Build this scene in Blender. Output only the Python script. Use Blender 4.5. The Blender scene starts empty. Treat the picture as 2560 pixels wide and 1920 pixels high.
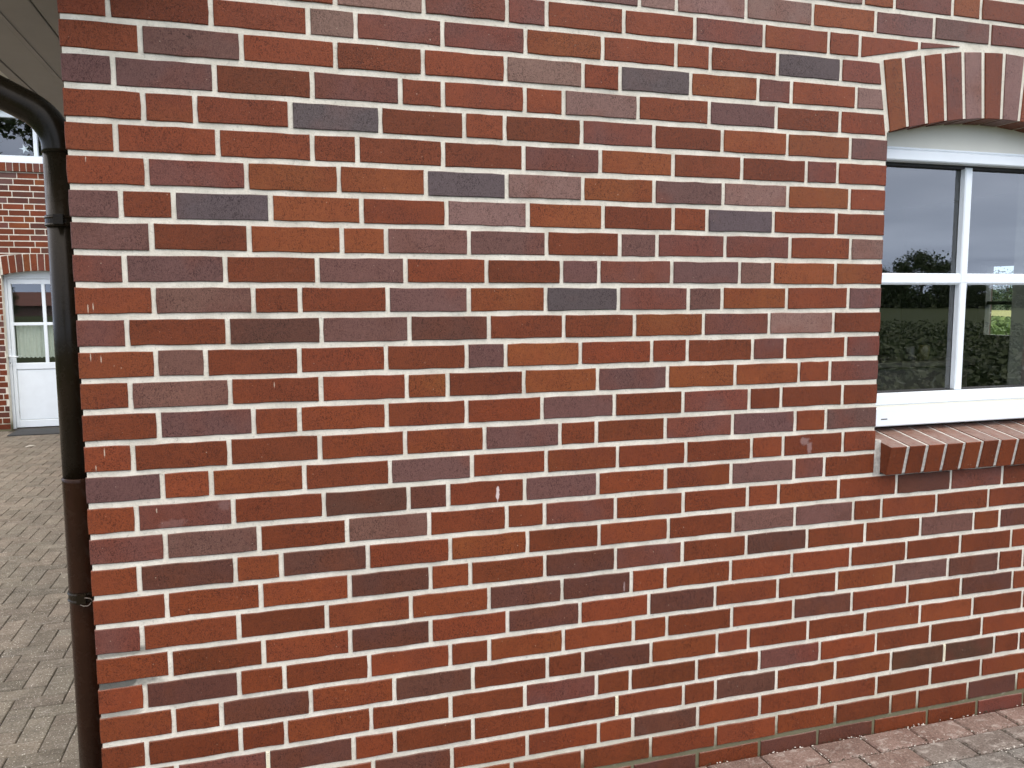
import bpy, math, random
from mathutils import Vector, Matrix
R = random.Random(7)
S = bpy.context.scene
COL = S.collection

# ------------------------------------------------------------------ camera
cam_data = bpy.data.cameras.new('camera')
cam = bpy.data.objects.new('camera', cam_data)
COL.objects.link(cam)
cam_data.sensor_width = 36.0
cam_data.lens = 28.63
cam_data.clip_start = 0.05
cam_data.clip_end = 6000
rx = Vector((0.956312, -0.292319, -0.004146))
ry = Vector((0.03407, 0.097354, 0.994666))
rz = Vector((-0.290356, -0.951353, 0.10306))
cam.matrix_world = Matrix(((rx.x, ry.x, rz.x, 0.46547), (rx.y, ry.y, rz.y, -2.40106),
                           (rx.z, ry.z, rz.z, 1.6316), (0, 0, 0, 1)))
S.camera = cam

# ------------------------------------------------------------------ sky and sun (overcast)
SUN_EL, SUN_AZ = math.radians(50), math.radians(130)     # azimuth from +Y, clockwise
world = bpy.data.worlds.new('World')
S.world = world
world.use_nodes = True
wn, wl = world.node_tree.nodes, world.node_tree.links
wn.clear()
w_out = wn.new('ShaderNodeOutputWorld')
w_bg = wn.new('ShaderNodeBackground')
w_bg.inputs['Strength'].default_value = 0.12
w_sky = wn.new('ShaderNodeTexSky')
w_sky.sky_type = 'NISHITA'
w_sky.sun_disc = False
w_sky.sun_elevation = SUN_EL
w_sky.sun_rotation = SUN_AZ
w_tc = wn.new('ShaderNodeTexCoord')
w_sep = wn.new('ShaderNodeSeparateXYZ')
wl.new(w_tc.outputs['Generated'], w_sep.inputs[0])


def wmath(op, a, b=None):
    n = wn.new('ShaderNodeMath')
    n.operation = op
    for i, v in enumerate((a, b)):
        if v is None:
            continue
        if isinstance(v, (int, float)):
            n.inputs[i].default_value = v
        else:
            wl.new(v, n.inputs[i])
    return n.outputs[0]


zz = wmath('ADD', wmath('MAXIMUM', w_sep.outputs['Z'], 0.0), 0.10)
w_com = wn.new('ShaderNodeCombineXYZ')
wl.new(wmath('DIVIDE', w_sep.outputs['X'], zz), w_com.inputs[0])
wl.new(wmath('DIVIDE', w_sep.outputs['Y'], zz), w_com.inputs[1])
w_noise = wn.new('ShaderNodeTexNoise')
w_noise.inputs['Scale'].default_value = 0.55
w_noise.inputs['Detail'].default_value = 5
w_noise.inputs['Roughness'].default_value = 0.55
wl.new(w_com.outputs[0], w_noise.inputs['Vector'])
w_ramp = wn.new('ShaderNodeValToRGB')
w_ramp.color_ramp.elements[0].position = 0.32
w_ramp.color_ramp.elements[0].color = (9.0, 9.2, 9.8, 1)
w_ramp.color_ramp.elements[1].position = 0.72
w_ramp.color_ramp.elements[1].color = (16.4, 16.1, 15.9, 1)
wl.new(w_noise.outputs['Fac'], w_ramp.inputs[0])
w_low = wn.new('ShaderNodeMix')
w_low.data_type = 'RGBA'
w_low.blend_type = 'MULTIPLY'
w_low.inputs[0].default_value = 1.0
w_grad = wn.new('ShaderNodeValToRGB')          # overcast sky: the zenith is brighter than the horizon
w_grad.color_ramp.elements[0].position = 0.0
w_grad.color_ramp.elements[0].color = (.60, .735, .98, 1)
w_grad.color_ramp.elements[1].position = 1.0
w_grad.color_ramp.elements[1].color = (1.76, 1.58, 1.40, 1)
wl.new(w_sep.outputs['Z'], w_grad.inputs[0])
wl.new(w_ramp.outputs[0], w_low.inputs[6])
wl.new(w_grad.outputs[0], w_low.inputs[7])
w_mix = wn.new('ShaderNodeMix')
w_mix.data_type = 'RGBA'
w_mix.inputs[0].default_value = 0.92
wl.new(w_sky.outputs[0], w_mix.inputs[6])
wl.new(w_low.outputs[2], w_mix.inputs[7])
wl.new(w_mix.outputs[2], w_bg.inputs[0])
wl.new(w_bg.outputs[0], w_out.inputs[0])

sun_data = bpy.data.lights.new('sun', 'SUN')
sun_data.energy = 0.9
sun_data.angle = math.radians(35)
sun_data.color = (1.0, 0.96, 0.9)
sun = bpy.data.objects.new('sun', sun_data)
COL.objects.link(sun)
sd = Vector((math.sin(SUN_AZ) * math.cos(SUN_EL), math.cos(SUN_AZ) * math.cos(SUN_EL), math.sin(SUN_EL)))
sun.rotation_euler = (-sd).to_track_quat('-Z', 'Y').to_euler()
sun.location = (0, -20, 30)

vs = S.view_settings
vs.view_transform = 'Standard'
vs.look = 'None'
vs.gamma = 1.0
vs.use_curve_mapping = False
vs.exposure = 0.5
S.cycles.max_bounces = 8
S.cycles.transparent_max_bounces = 16


# ------------------------------------------------------------------ node helpers
class NT:
    def __init__(self, name):
        self.m = bpy.data.materials.new(name)
        self.m.use_nodes = True
        self.n = self.m.node_tree.nodes
        self.l = self.m.node_tree.links
        self.n.clear()
        self.out = self.n.new('ShaderNodeOutputMaterial')
        self.b = self.n.new('ShaderNodeBsdfPrincipled')
        self.l.new(self.b.outputs[0], self.out.inputs[0])
        self._pos = None

    def set(self, k, v):
        if hasattr(v, 'is_output') or isinstance(v, bpy.types.NodeSocket):
            self.l.new(v, self.b.inputs[k])
        else:
            self.b.inputs[k].default_value = v

    @property
    def pos(self):
        if self._pos is None:
            self._pos = self.n.new('ShaderNodeNewGeometry').outputs['Position']
        return self._pos

    def link(self, v, sock):
        if isinstance(v, bpy.types.NodeSocket):
            self.l.new(v, sock)
        else:
            sock.default_value = v

    def math(self, op, a, b=0.0, c=None, clamp=False):
        n = self.n.new('ShaderNodeMath')
        n.operation = op
        n.use_clamp = clamp
        self.link(a, n.inputs[0])
        self.link(b, n.inputs[1])
        if c is not None:
            self.link(c, n.inputs[2])
        return n.outputs[0]

    def vmap(self, scale=(1, 1, 1), loc=(0, 0, 0), vec=None, rot=(0, 0, 0)):
        n = self.n.new('ShaderNodeMapping')
        n.inputs['Scale'].default_value = scale
        n.inputs['Location'].default_value = loc
        n.inputs['Rotation'].default_value = rot
        self.l.new(vec or self.pos, n.inputs[0])
        return n.outputs[0]

    def noise(self, scale, detail=2, rough=0.5, vec=None, dist=0.0):
        n = self.n.new('ShaderNodeTexNoise')
        n.inputs['Scale'].default_value = scale
        n.inputs['Detail'].default_value = detail
        n.inputs['Roughness'].default_value = rough
        n.inputs['Distortion'].default_value = dist
        self.l.new(vec or self.pos, n.inputs['Vector'])
        return n.outputs['Fac']

    def ramp(self, v, p0, p1, c0=0.0, c1=1.0):
        n = self.n.new('ShaderNodeMapRange')
        n.clamp = True
        self.l.new(v, n.inputs[0])
        n.inputs[1].default_value = p0
        n.inputs[2].default_value = p1
        n.inputs[3].default_value = c0
        n.inputs[4].default_value = c1
        return n.outputs[0]

    def mix(self, f, a, b, mode='MIX'):
        n = self.n.new('ShaderNodeMix')
        n.data_type = 'RGBA'
        n.blend_type = mode
        self.link(f, n.inputs[0])
        for v, i in ((a, 6), (b, 7)):
            if isinstance(v, bpy.types.NodeSocket):
                self.l.new(v, n.inputs[i])
            else:
                n.inputs[i].default_value = (*v, 1) if len(v) == 3 else v
        return n.outputs[2]

    def attr(self, name):
        n = self.n.new('ShaderNodeAttribute')
        n.attribute_name = name
        return n

    def bump(self, h, strength=0.5, dist=0.002, normal=None):
        n = self.n.new('ShaderNodeBump')
        n.inputs['Strength'].default_value = strength
        n.inputs['Distance'].default_value = dist
        self.l.new(h, n.inputs['Height'])
        if normal is not None:
            self.l.new(normal, n.inputs['Normal'])
        return n.outputs[0]

    def sphere(self, c, r):
        """1 inside an ellipsoid at c with radii r, soft edge"""
        v = self.vmap((1 / r[0], 1 / r[1], 1 / r[2]), (-c[0] / r[0], -c[1] / r[1], -c[2] / r[2]))
        n = self.n.new('ShaderNodeVectorMath')
        n.operation = 'LENGTH'
        self.l.new(v, n.inputs[0])
        return n.outputs['Value']


def simple(name, col, rough=0.5, metal=0.0, var=0.0, vscale=4.0, spec=0.5):
    t = NT(name)
    if var:
        f = t.noise(vscale, 3)
        t.set('Base Color', t.mix(t.ramp(f, .3, .7), tuple(c * (1 - var) for c in col), tuple(min(1, c * (1 + var)) for c in col)))
    else:
        t.set('Base Color', (*col, 1))
    t.set('Roughness', rough)
    t.set('Metallic', metal)
    t.set('Specular IOR Level', spec)
    return t.m


M = {}


def brick_material(name, pit=0.85, sheen=0.17):
    t = NT(name)
    a, b = t.attr('tint'), t.attr('tint_b')
    bias = b.outputs['Alpha']
    big = t.noise(6.5, 2, 0.5)
    f = t.math('ADD', big, t.math('SUBTRACT', bias, 0.5))
    col = t.mix(t.ramp(f, 0.42, 0.64), a.outputs['Color'], b.outputs['Color'])
    # cloudy firing marks
    cl = t.noise(38, 3, 0.6)
    col = t.mix(t.ramp(cl, .35, .7, 0, .35), col, t.mix(1.0, col, (0.78, 0.74, 0.74), 'MULTIPLY'))
    lite = t.noise(90, 2, 0.6)
    col = t.mix(t.ramp(lite, .52, .75, 0, .28), col, t.mix(1.0, col, (1.35, 1.35, 1.38), 'MULTIPLY'))
    # small drag pits from the cutting wire
    pv = t.vmap((1, 1, 1))
    p1 = t.noise(160, 3, 0.62, dist=1.8, vec=t.vmap((1.25, 1, .85)))
    amt = t.ramp(t.noise(9, 1), .35, .65, 0.45, 1.0)
    pits = t.math('MULTIPLY', t.ramp(p1, .515, .585), amt)
    p2 = t.noise(480, 1, 0.5)
    fine = t.ramp(p2, .38, .62)
    col = t.mix(t.math('MULTIPLY', pits, 0.88 * pit), col, t.mix(1.0, col, (0.26, 0.22, 0.22), 'MULTIPLY'))
    gr = t.noise(330, 2, .6)
    col = t.mix(t.ramp(gr, .35, .65, .55, 0), col, t.mix(1.0, col, (.62, .60, .60), 'MULTIPLY'))
    # pale specks of salt and mortar
    sp = t.noise(170, 0, 0.5, vec=t.vmap((1, 1, .8), (3.1, 0, 7.7)))
    col = t.mix(t.ramp(sp, .83, .86, 0, .5), col, (0.42, 0.33, 0.25))
    # bird dropping, pale smudges
    d1 = t.math('ADD', t.sphere((1.150, 0, 1.027), (.0055, .05, .030)), t.math('MULTIPLY', t.math('SUBTRACT', t.noise(60, 2), .5), 1.6))
    col = t.mix(t.ramp(d1, .75, 1.0, .85, 0), col, (0.62, 0.52, 0.50))
    for c, r_, k in (((2.272, 0, 1.133), (.022, .05, .016), .40), ((2.293, 0, 1.109), (.012, .05, .026), .42),
                     ((.208, 0, 1.014), (.040, .05, .014), .14), ((1.585, 0, .68), (.004, .05, .018), .6),
                     ((.345, 0, 1.056), (.020, .05, .018), .15)):
        d = t.math('ADD', t.sphere(c, r_), t.math('MULTIPLY', t.math('SUBTRACT', t.noise(70, 2), .5), 1.4))
        col = t.mix(t.ramp(d, .6, 1.05, k, 0), col, (0.36, 0.26, 0.25))
    # lime runs on a few bricks near the corner
    for x, z, h_ in ((.0243, 1.613, .013), (.0367, 1.617, .011), (.0239, 1.484, .012), (.0489, 1.477, .010), (.0444, 1.224, .014),
                     (.0215, 1.183, .008), (.0391, 2.002, .009), (.4912, 1.393, .008), (.167, 1.054, .008)):
        d = t.math('ADD', t.sphere((x, 0, z), (.0016, .05, h_)), t.math('MULTIPLY', t.math('SUBTRACT', t.noise(300, 1), .5), 1.2))
        col = t.mix(t.ramp(d, .6, 1.1, .75, 0), col, (0.50, 0.42, 0.33))
    # dusty upward faces (the sill)
    g = t.n.new('ShaderNodeNewGeometry')
    s = t.n.new('ShaderNodeSeparateXYZ')
    t.l.new(g.outputs['True Normal'], s.inputs[0])
    dust = t.math('MULTIPLY', t.ramp(s.outputs['Z'], .6, .9), t.ramp(t.noise(45, 4, .65), .3, .62, .35, .85))
    col = t.mix(dust, col, (0.25, 0.185, 0.155))
    t.set('Base Color', col)
    t.set('Roughness', t.ramp(lite, .3, .7, .30, .44))
    t.set('Specular IOR Level', sheen)
    h = t.math('SUBTRACT', t.math('MULTIPLY', fine, .35), t.math('MULTIPLY', pits, 1.0))
    h = t.math('ADD', h, t.math('MULTIPLY', cl, .8))
    t.set('Normal', t.bump(h, 0.55, 0.0016))
    return t.m


def mortar_material(name):
    t = NT(name)
    n1 = t.noise(14, 4, .6)
    n2 = t.noise(160, 3, .65)
    col = t.mix(t.ramp(n1, .3, .72), (0.52, 0.495, 0.420), (0.73, 0.700, 0.610))
    col = t.mix(t.ramp(n2, .5, .78, 0, .42), col, (0.36, 0.345, 0.30))
    po = t.noise(95, 2, .6)
    col = t.mix(t.ramp(po, .64, .74, 0, .35), col, (0.20, 0.19, 0.17))
    # grey weathering blotches
    n3 = t.noise(5.5, 4, .6)
    col = t.mix(t.ramp(n3, .60, .72, 0, .4), col, (0.30, 0.30, 0.27))
    # sooty joints low at the corner
    for c, r_, k in (((.02, 0, .5665), (.14, .1, .020), .9), ((.05, 0, .658), (.12, .1, .016), .65), ((.02, 0, .481), (.09, .1, .014), .5)):
        d = t.math('ADD', t.sphere(c, r_), t.math('MULTIPLY', t.math('SUBTRACT', t.noise(40, 3), .5), .9))
        col = t.mix(t.ramp(d, .55, 1.1, k, 0), col, (0.045, 0.048, 0.045))
    # algae near the ground
    s = t.n.new('ShaderNodeSeparateXYZ')
    t.l.new(t.pos, s.inputs[0])
    low = t.math('ADD', s.outputs['Z'], t.math('MULTIPLY', t.math('SUBTRACT', t.noise(22, 4, .65), .5), .09))
    col = t.mix(t.ramp(low, .060, .11, .96, 0), col, (0.017, 0.016, 0.009))
    col = t.mix(t.ramp(low, .07, .26, .45, 0), col, (0.25, 0.235, 0.14))
    t.set('Base Color', col)
    t.set('Roughness', .9)
    t.set('Specular IOR Level', .2)
    t.set('Normal', t.bump(t.math('ADD', n2, t.math('MULTIPLY', t.noise(420, 2), .6)), .7, .002))
    return t.m


def glass_material(name):
    t = NT(name)
    t.n.remove(t.b)
    tr = t.n.new('ShaderNodeBsdfTransparent')
    tr.inputs[0].default_value = (.86, .90, .88, 1)
    gl = t.n.new('ShaderNodeBsdfGlossy')
    gl.inputs['Roughness'].default_value = 0.0
    gl.inputs['Color'].default_value = (1, 1, 1, 1)
    g = t.n.new('ShaderNodeNewGeometry')
    dot = t.n.new('ShaderNodeVectorMath')
    dot.operation = 'DOT_PRODUCT'
    t.l.new(g.outputs['Incoming'], dot.inputs[0])
    t.l.new(g.outputs['Normal'], dot.inputs[1])
    c1 = t.math('SUBTRACT', 1.0, t.math('ABSOLUTE', dot.outputs['Value']))
    inv = t.math('SUBTRACT', 1.0 - .043, t.math('MULTIPLY', t.math('POWER', c1, 5.0), 1.0 - .043))
    fac = t.math('SUBTRACT', 1.0, t.math('POWER', inv, 4.0))      # double glazing: four surfaces
    mx = t.n.new('ShaderNodeMixShader')
    t.l.new(fac, mx.inputs[0])
    t.l.new(tr.outputs[0], mx.inputs[1])
    t.l.new(gl.outputs[0], mx.inputs[2])
    t.l.new(mx.outputs[0], t.out.inputs[0])
    return t.m


def paver_material(name, base, lite, speck, white):
    t = NT(name)
    a = t.attr('tint')
    n1 = t.noise(7, 4, .6)
    n2 = t.noise(130, 3, .7)
    col = t.mix(t.ramp(n1, .3, .7), base, lite)
    col = t.mix(1.0, col, a.outputs['Color'], 'MULTIPLY')
    col = t.mix(t.ramp(n2, .35, .62, .85, 0), col, t.mix(1.0, col, (.50, .49, .47), 'MULTIPLY'))
    sp = t.noise(150, 1, .5, vec=t.vmap((1, 1, 1), (5, 2, 1)))
    col = t.mix(t.ramp(sp, .66, .72, 0, speck), col, (.62, .60, .53))
    dk = t.noise(24, 4, .65, vec=t.vmap((1, 1, 1), (9, 3, 0)))
    col = t.mix(t.ramp(dk, .5, .75, 0, .55), col, t.mix(1.0, col, (.55, .52, .48), 'MULTIPLY'))
    w = t.noise(16, 5, .7, vec=t.vmap((1, 1.6, 1), (1.7, 4, 0)))
    col = t.mix(t.ramp(w, .54, .74, 0, white), col, (.50, .47, .43))
    t.set('Base Color', col)
    t.set('Roughness', .85)
    t.set('Specular IOR Level', .25)
    t.set('Normal', t.bump(t.math('ADD', n2, t.math('MULTIPLY', n1, 1.5)), .6, .003))
    return t.m


def pipe_material(name, c0, c1, c2):
    t = NT(name)
    n = t.noise(3.0, 4, .6, vec=t.vmap((3, 3, 1)))
    n2 = t.noise(40, 3, .6)
    col = t.mix(t.ramp(n, .35, .65), c0, c1)
    col = t.mix(t.ramp(n2, .62, .8, 0, .5), col, c2)
    t.set('Base Color', col)
    t.set('Metallic', .1)
    t.set('Specular IOR Level', .16)
    t.set('Roughness', t.ramp(n2, .3, .7, .18, .32))
    return t.m


def brick_pattern_material(name):
    """flat walls of the house that lie outside the photograph"""
    t = NT(name)
    b = t.n.new('ShaderNodeTexBrick')
    b.inputs['Color1'].default_value = (.15, .045, .027, 1)
    b.inputs['Color2'].default_value = (.09, .04, .035, 1)
    b.inputs['Mortar'].default_value = (.5, .48, .42, 1)
    b.inputs['Scale'].default_value = 1.0
    b.inputs['Mortar Size'].default_value = .007
    b.inputs['Brick Width'].default_value = .25
    b.inputs['Row Height'].default_value = .0853
    t.l.new(t.vmap(rot=(math.pi / 2, 0, math.pi / 2)), b.inputs['Vector'])
    t.set('Base Color', b.outputs['Color'])
    t.set('Roughness', .7)
    return t.m


def leaf_material(name, c0, c1):
    t = NT(name)
    g = t.n.new('ShaderNodeNewGeometry')
    t.set('Base Color', t.mix(g.outputs['Random Per Island'], c0, c1))
    t.set('Roughness', .6)
    t.set('Specular IOR Level', .3)
    return t.m


def ground_material(name, c0, c1, scale):
    t = NT(name)
    n = t.noise(scale, 6, .65)
    t.set('Base Color', t.mix(t.ramp(n, .3, .7), c0, c1))
    t.set('Roughness', .95)
    t.set('Specular IOR Level', .1)
    t.set('Normal', t.bump(n, .6, .05))
    return t.m


M['brick'] = brick_material('fired_brick')
M['mortar'] = mortar_material('lime_mortar')
M['mortar_grey'] = simple('grey_cement', (.42, .405, .37), .95, var=.25, vscale=90)
M['glass'] = glass_material('window_glass')
M['white'] = simple('white_plastic', (.76, .83, .88), .32, var=.03, vscale=9)
M['panel'] = simple('pale_grey_plastic', (.68, .68, .60), .45, var=.05, vscale=5)
M['gasket'] = simple('black_rubber', (.012, .012, .012), .6)
M['soffit'] = simple('soffit_paint', (.25, .225, .205), .6, var=.06, vscale=6)
M['trim'] = simple('eave_paint', (.72, .70, .64), .5, var=.05)
M['pipe_top'] = pipe_material('oxidised_copper_upper', (.010, .0085, .005), (.016, .011, .006), (.028, .022, .013))
M['pipe_low'] = pipe_material('oxidised_copper_lower', (.018, .008, .0045), (.030, .0125, .0065), (.045, .025, .013))
M['grey_paver'] = paver_material('grey_concrete', (.155, .139, .112), (.245, .221, .178), .95, .25)
M['red_paver'] = paver_material('red_concrete', (.150, .106, .092), (.235, .185, .165), .4, .6)
M['joint_sand'] = ground_material('joint_sand', (.045, .041, .033), (.14, .128, .105), 60)
M['crumb'] = simple('mortar_crumb', (.55, .52, .46), .95)
M['moss'] = simple('moss', (.035, .035, .018), .95, var=.4, vscale=80)
M['grass'] = ground_material('grass', (.032, .048, .018), (.055, .072, .028), 3)
M['soil'] = ground_material('soil', (.035, .04, .018), (.06, .07, .03), 2)
M['grain'] = ground_material('grain', (.24, .25, .10), (.36, .35, .16), .6)
M['leaf_crop'] = leaf_material('crop_leaf', (.025, .042, .012), (.055, .082, .022))
M['leaf_bright'] = leaf_material('potato_leaf', (.07, .12, .025), (.17, .25, .06))
M['leaf_tree'] = leaf_material('tree_leaf', (.025, .045, .014), (.055, .085, .026))
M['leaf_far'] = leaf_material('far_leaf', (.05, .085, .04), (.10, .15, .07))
M['bark'] = simple('bark', (.07, .055, .04), .9, var=.3)
M['roof'] = simple('red_roof', (.16, .06, .045), .7, var=.2, vscale=2)
M['plaster'] = simple('interior_plaster', (.36, .36, .33), .9)
M['dark_floor'] = simple('interior_floor', (.10, .09, .08), .7)
M['mat'] = simple('rubber_mat', (.035, .038, .040), .85, var=.25, vscale=60)
M['curtain'] = simple('lace', (.62, .66, .60), .9, var=.04, vscale=30)
M['house_brick'] = brick_pattern_material('plain_house_brick')
M['yellow'] = simple('yellow_ceramic', (.055, .047, .015), .4)
M['old_grey'] = simple('aged_grey_paint', (.25, .25, .22), .6)
M['dark_wood'] = simple('dark_wood', (.03, .025, .02), .5, var=.2)
M['cream'] = simple('grey_ceramic', (.03, .028, .025), .5)


# ------------------------------------------------------------------ mesh helpers
class MB:
    def __init__(self):
        self.v, self.f, self.ta, self.tb = [], [], [], []
        self.c = ((1, 1, 1, 1), (1, 1, 1, .5))

    def tint(self, a, b):
        self.c = (a, b)

    def add(self, vs, fs):
        o = len(self.v)
        self.v += [tuple(p) for p in vs]
        self.f += [tuple(i + o for i in f) for f in fs]
        self.ta += [self.c[0]] * len(vs)
        self.tb += [self.c[1]] * len(vs)

    def box(self, x0, x1, y0, y1, z0, z1):
        self.add([(x0, y0, z0), (x1, y0, z0), (x1, y1, z0), (x0, y1, z0), (x0, y0, z1), (x1, y0, z1), (x1, y1, z1), (x0, y1, z1)],
                 [(0, 3, 2, 1), (4, 5, 6, 7), (0, 1, 5, 4), (1, 2, 6, 5), (2, 3, 7, 6), (3, 0, 4, 7)])

    def bbox(self, x0, x1, y0, y1, z0, z1, b=.004):
        """box whose front (-y) edges are chamfered"""
        self.prism([(x0, z0), (x1, z0), (x1, z1), (x0, z1)], y0, y1, b)

    def prism(self, pts, y0, y1, bev=.002, fn=None, back=False):
        """polygon in x,z (counter-clockwise seen from -y), front at y0, back at y1, front edge chamfered"""
        n = len(pts)
        xs, zs = [p[0] for p in pts], [p[1] for p in pts]
        cx, cz = (min(xs) + max(xs)) / 2, (min(zs) + max(zs)) / 2
        hx, hz = (max(xs) - min(xs)) / 2, (max(zs) - min(zs)) / 2
        kx, kz = 1 - bev / max(hx, bev * 2), 1 - bev / max(hz, bev * 2)
        ring = [[(cx + (x - cx) * kx, y0, cz + (z - cz) * kz) for x, z in pts],
                [(x, y0 + bev * .9, z) for x, z in pts], [(x, y1, z) for x, z in pts]]
        vs = ring[0] + ring[1] + ring[2]
        if fn:
            vs = [fn(p) for p in vs]
        fs = [tuple(range(n))]
        for r in (0, n):
            for i in range(n):
                j = (i + 1) % n
                fs.append((r + i, r + n + i, r + n + j, r + j))
        if back:
            fs.append(tuple(2 * n + i for i in reversed(range(n))))
        self.add(vs, fs)

    def tube(self, path, rad, seg=20, cap=True):
        pts = [Vector(p) for p in path]
        rads = rad if isinstance(rad, (list, tuple)) else [rad] * len(pts)
        ref = None
        vs = []
        for i, p in enumerate(pts):
            d = (pts[min(i + 1, len(pts) - 1)] - pts[max(i - 1, 0)]).normalized()
            if ref is None:
                ref = Vector((0, 1, 0)) if abs(d.y) < .9 else Vector((1, 0, 0))
            a = (ref - d * ref.dot(d)).normalized()
            ref = a
            b = d.cross(a)
            for k in range(seg):
                t = 2 * math.pi * k / seg
                vs.append(p + (a * math.cos(t) + b * math.sin(t)) * rads[i])
        fs = []
        for i in range(len(pts) - 1):
            for k in range(seg):
                k2 = (k + 1) % seg
                fs.append((i * seg + k, i * seg + k2, (i + 1) * seg + k2, (i + 1) * seg + k))
        if cap:
            fs.append(tuple(reversed(range(seg))))
            fs.append(tuple((len(pts) - 1) * seg + k for k in range(seg)))
        self.add(vs, fs)

    def lathe(self, c, prof, seg=24):
        vs, fs = [], []
        for r, z in prof:
            for k in range(seg):
                t = 2 * math.pi * k / seg
                vs.append((c[0] + r * math.cos(t), c[1] + r * math.sin(t), c[2] + z))
        for i in range(len(prof) - 1):
            for k in range(seg):
                k2 = (k + 1) % seg
                fs.append((i * seg + k, i * seg + k2, (i + 1) * seg + k2, (i + 1) * seg + k))
        self.add(vs, fs)

    def build(self, name, mat, parent=None, smooth=False):
        me = bpy.data.meshes.new(name)
        me.from_pydata(self.v, [], self.f)
        for nm, data in (('tint', self.ta), ('tint_b', self.tb)):
            a = me.attributes.new(nm, 'FLOAT_COLOR', 'POINT')
            a.data.foreach_set('color', [x for c in data for x in c])
        if smooth:
            me.polygons.foreach_set('use_smooth', [True] * len(me.polygons))
        me.materials.append(mat)
        me.update()
        o = bpy.data.objects.new(name, me)
        COL.objects.link(o)
        if parent is not None:
            o.parent = parent
            # parents are unrotated empties: keep the piece where it was modelled
            p = parent
            off = Vector((0, 0, 0))
            while p is not None:
                off += p.location
                p = p.parent
            o.location = -off
        return o


def thing(name, loc, label, cat, group=None):
    o = bpy.data.objects.new(name, None)
    COL.objects.link(o)
    o.location = loc
    o.empty_display_size = .1
    o['label'] = label
    o['category'] = cat
    if group:
        o['group'] = group
    return o


def holder(name, parent):
    o = bpy.data.objects.new(name, None)
    COL.objects.link(o)
    o.parent = parent
    return o


def struct(o, label=None, kind='structure'):
    o['kind'] = kind
    if label:
        o['label'] = label
    return o


def tag(o, label, cat):
    o['label'] = label
    o['category'] = cat
    return o


# ------------------------------------------------------------------ brick colours
PAL = {  # base, second tone, bias of the second tone
    'r': ((0.199, 0.049, 0.018), (0.175, 0.044, 0.019), .46), 'o': ((0.223, 0.065, 0.020), (0.203, 0.052, 0.017), .45),
    'd': ((0.152, 0.039, 0.015), (0.167, 0.042, 0.016), .50), 'h': ((0.169, 0.052, 0.033), (0.156, 0.060, 0.047), .52),
    'm': ((0.144, 0.070, 0.060), (0.161, 0.060, 0.044), .40), 'n': ((0.161, 0.079, 0.062), (0.140, 0.062, 0.047), .42),
    'p': ((0.219, 0.124, 0.103), (0.201, 0.092, 0.068), .40), 'v': ((0.115, 0.045, 0.031), (0.128, 0.044, 0.025), .45),
    'b': ((0.097, 0.074, 0.078), (0.126, 0.078, 0.072), .36), 'k': ((0.099, 0.038, 0.021), (0.080, 0.039, 0.023), .48)}


def tint_of(ch, rng):
    if ch == 'O':                       # the low courses hold quieter oranges
        a, b, bias = (.203, .055, .018), (.184, .046, .016), .46
    else:
        a, b, bias = PAL[ch]
    k = rng.uniform(.90, 1.10)
    j = [rng.uniform(.96, 1.04) for _ in range(3)]
    return (tuple(a[i] * k * j[i] for i in range(3)) + (1,), tuple(b[i] * k for i in range(3)) + (bias + rng.uniform(-.07, .07),))


def wild(rng):
    return rng.choices('rodhmnpvb', (30, 12, 18, 10, 8, 5, 5, 8, 4))[0]


def brick_outline(x0, x1, z0, z1, rng, jit=.0010, clip=None):
    """rectangle with worn, slightly uneven arrises"""
    n = max(2, round((x1 - x0) / .045))
    j = lambda: rng.uniform(-jit, jit)
    c = .0007
    pts = []
    for i in range(n + 1):
        t = i / n
        x = x0 + (x1 - x0) * t
        pts.append((x + (c if i == 0 else -c if i == n else j() * 2), z0 + j()))
    pts.append((x1 + j(), (z0 + z1) / 2 + j()))
    for i in range(n, -1, -1):
        x = x0 + (x1 - x0) * i / n
        pts.append((x + (c if i == 0 else -c if i == n else j() * 2), z1 + j()))
    pts.append((x0 + j(), (z0 + z1) / 2 + j()))
    if clip:
        for (px, pz), (nx, nz) in clip:
            out = []
            for i in range(len(pts)):
                a, b = pts[i], pts[(i + 1) % len(pts)]
                da = (a[0] - px) * nx + (a[1] - pz) * nz
                db = (b[0] - px) * nx + (b[1] - pz) * nz
                if da >= 0:
                    out.append(a)
                if (da >= 0) != (db >= 0):
                    t = da / (da - db)
                    out.append((a[0] + (b[0] - a[0]) * t, a[1] + (b[1] - a[1]) * t))
            pts = out
            if len(pts) < 3:
                return None
    return pts


# ------------------------------------------------------------------ ground, paving
def sheet(name, x0, x1, y0, y1, z, mat, label, n=1):
    mb = MB()
    mb.add([(x0, y0, z), (x1, y0, z), (x1, y1, z), (x0, y1, z)], [(0, 1, 2, 3)])
    return struct(mb.build(name, mat), label)


sheet('ground', -2500, 2500, -2500, 2500, -.05, M['grass'], 'flat grassy ground around the houses')
PITCH = .0853          # one course of the main wall
ZTOP = 2.40            # course 0 is centred at this height

# grey herringbone courtyard
yard = sheet('courtyard_paving', -3.9, .0, -2.6, 9.30, -.010, M['joint_sand'], 'grey concrete block paving laid in herringbone beside the house')
A = .0945
stuff = MB()
cam_p = Vector((0.46547, -2.40106, 1.6316))


def view(p):
    d = Vector(p) - cam_p
    z = -d.dot(rz)
    if z < .05:
        return None
    return (640 / 1280 * 1 + d.dot(rx) / z * .79527, .5 - d.dot(ry) / z * .79527 * 4 / 3)   # 0..1 across, 0..1 down


def in_view(p, m=.01):
    q = view(p)
    return q is not None and -m < q[0] < 1 + m and -m < q[1] < 1 + m


def hidden_left(p):
    """true when the main wall hides a point behind its left corner"""
    if p[1] < 0:
        return False
    t = (0 - cam_p.y) / (p[1] - cam_p.y)
    return cam_p.x + (p[0] - cam_p.x) * t > .03


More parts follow.
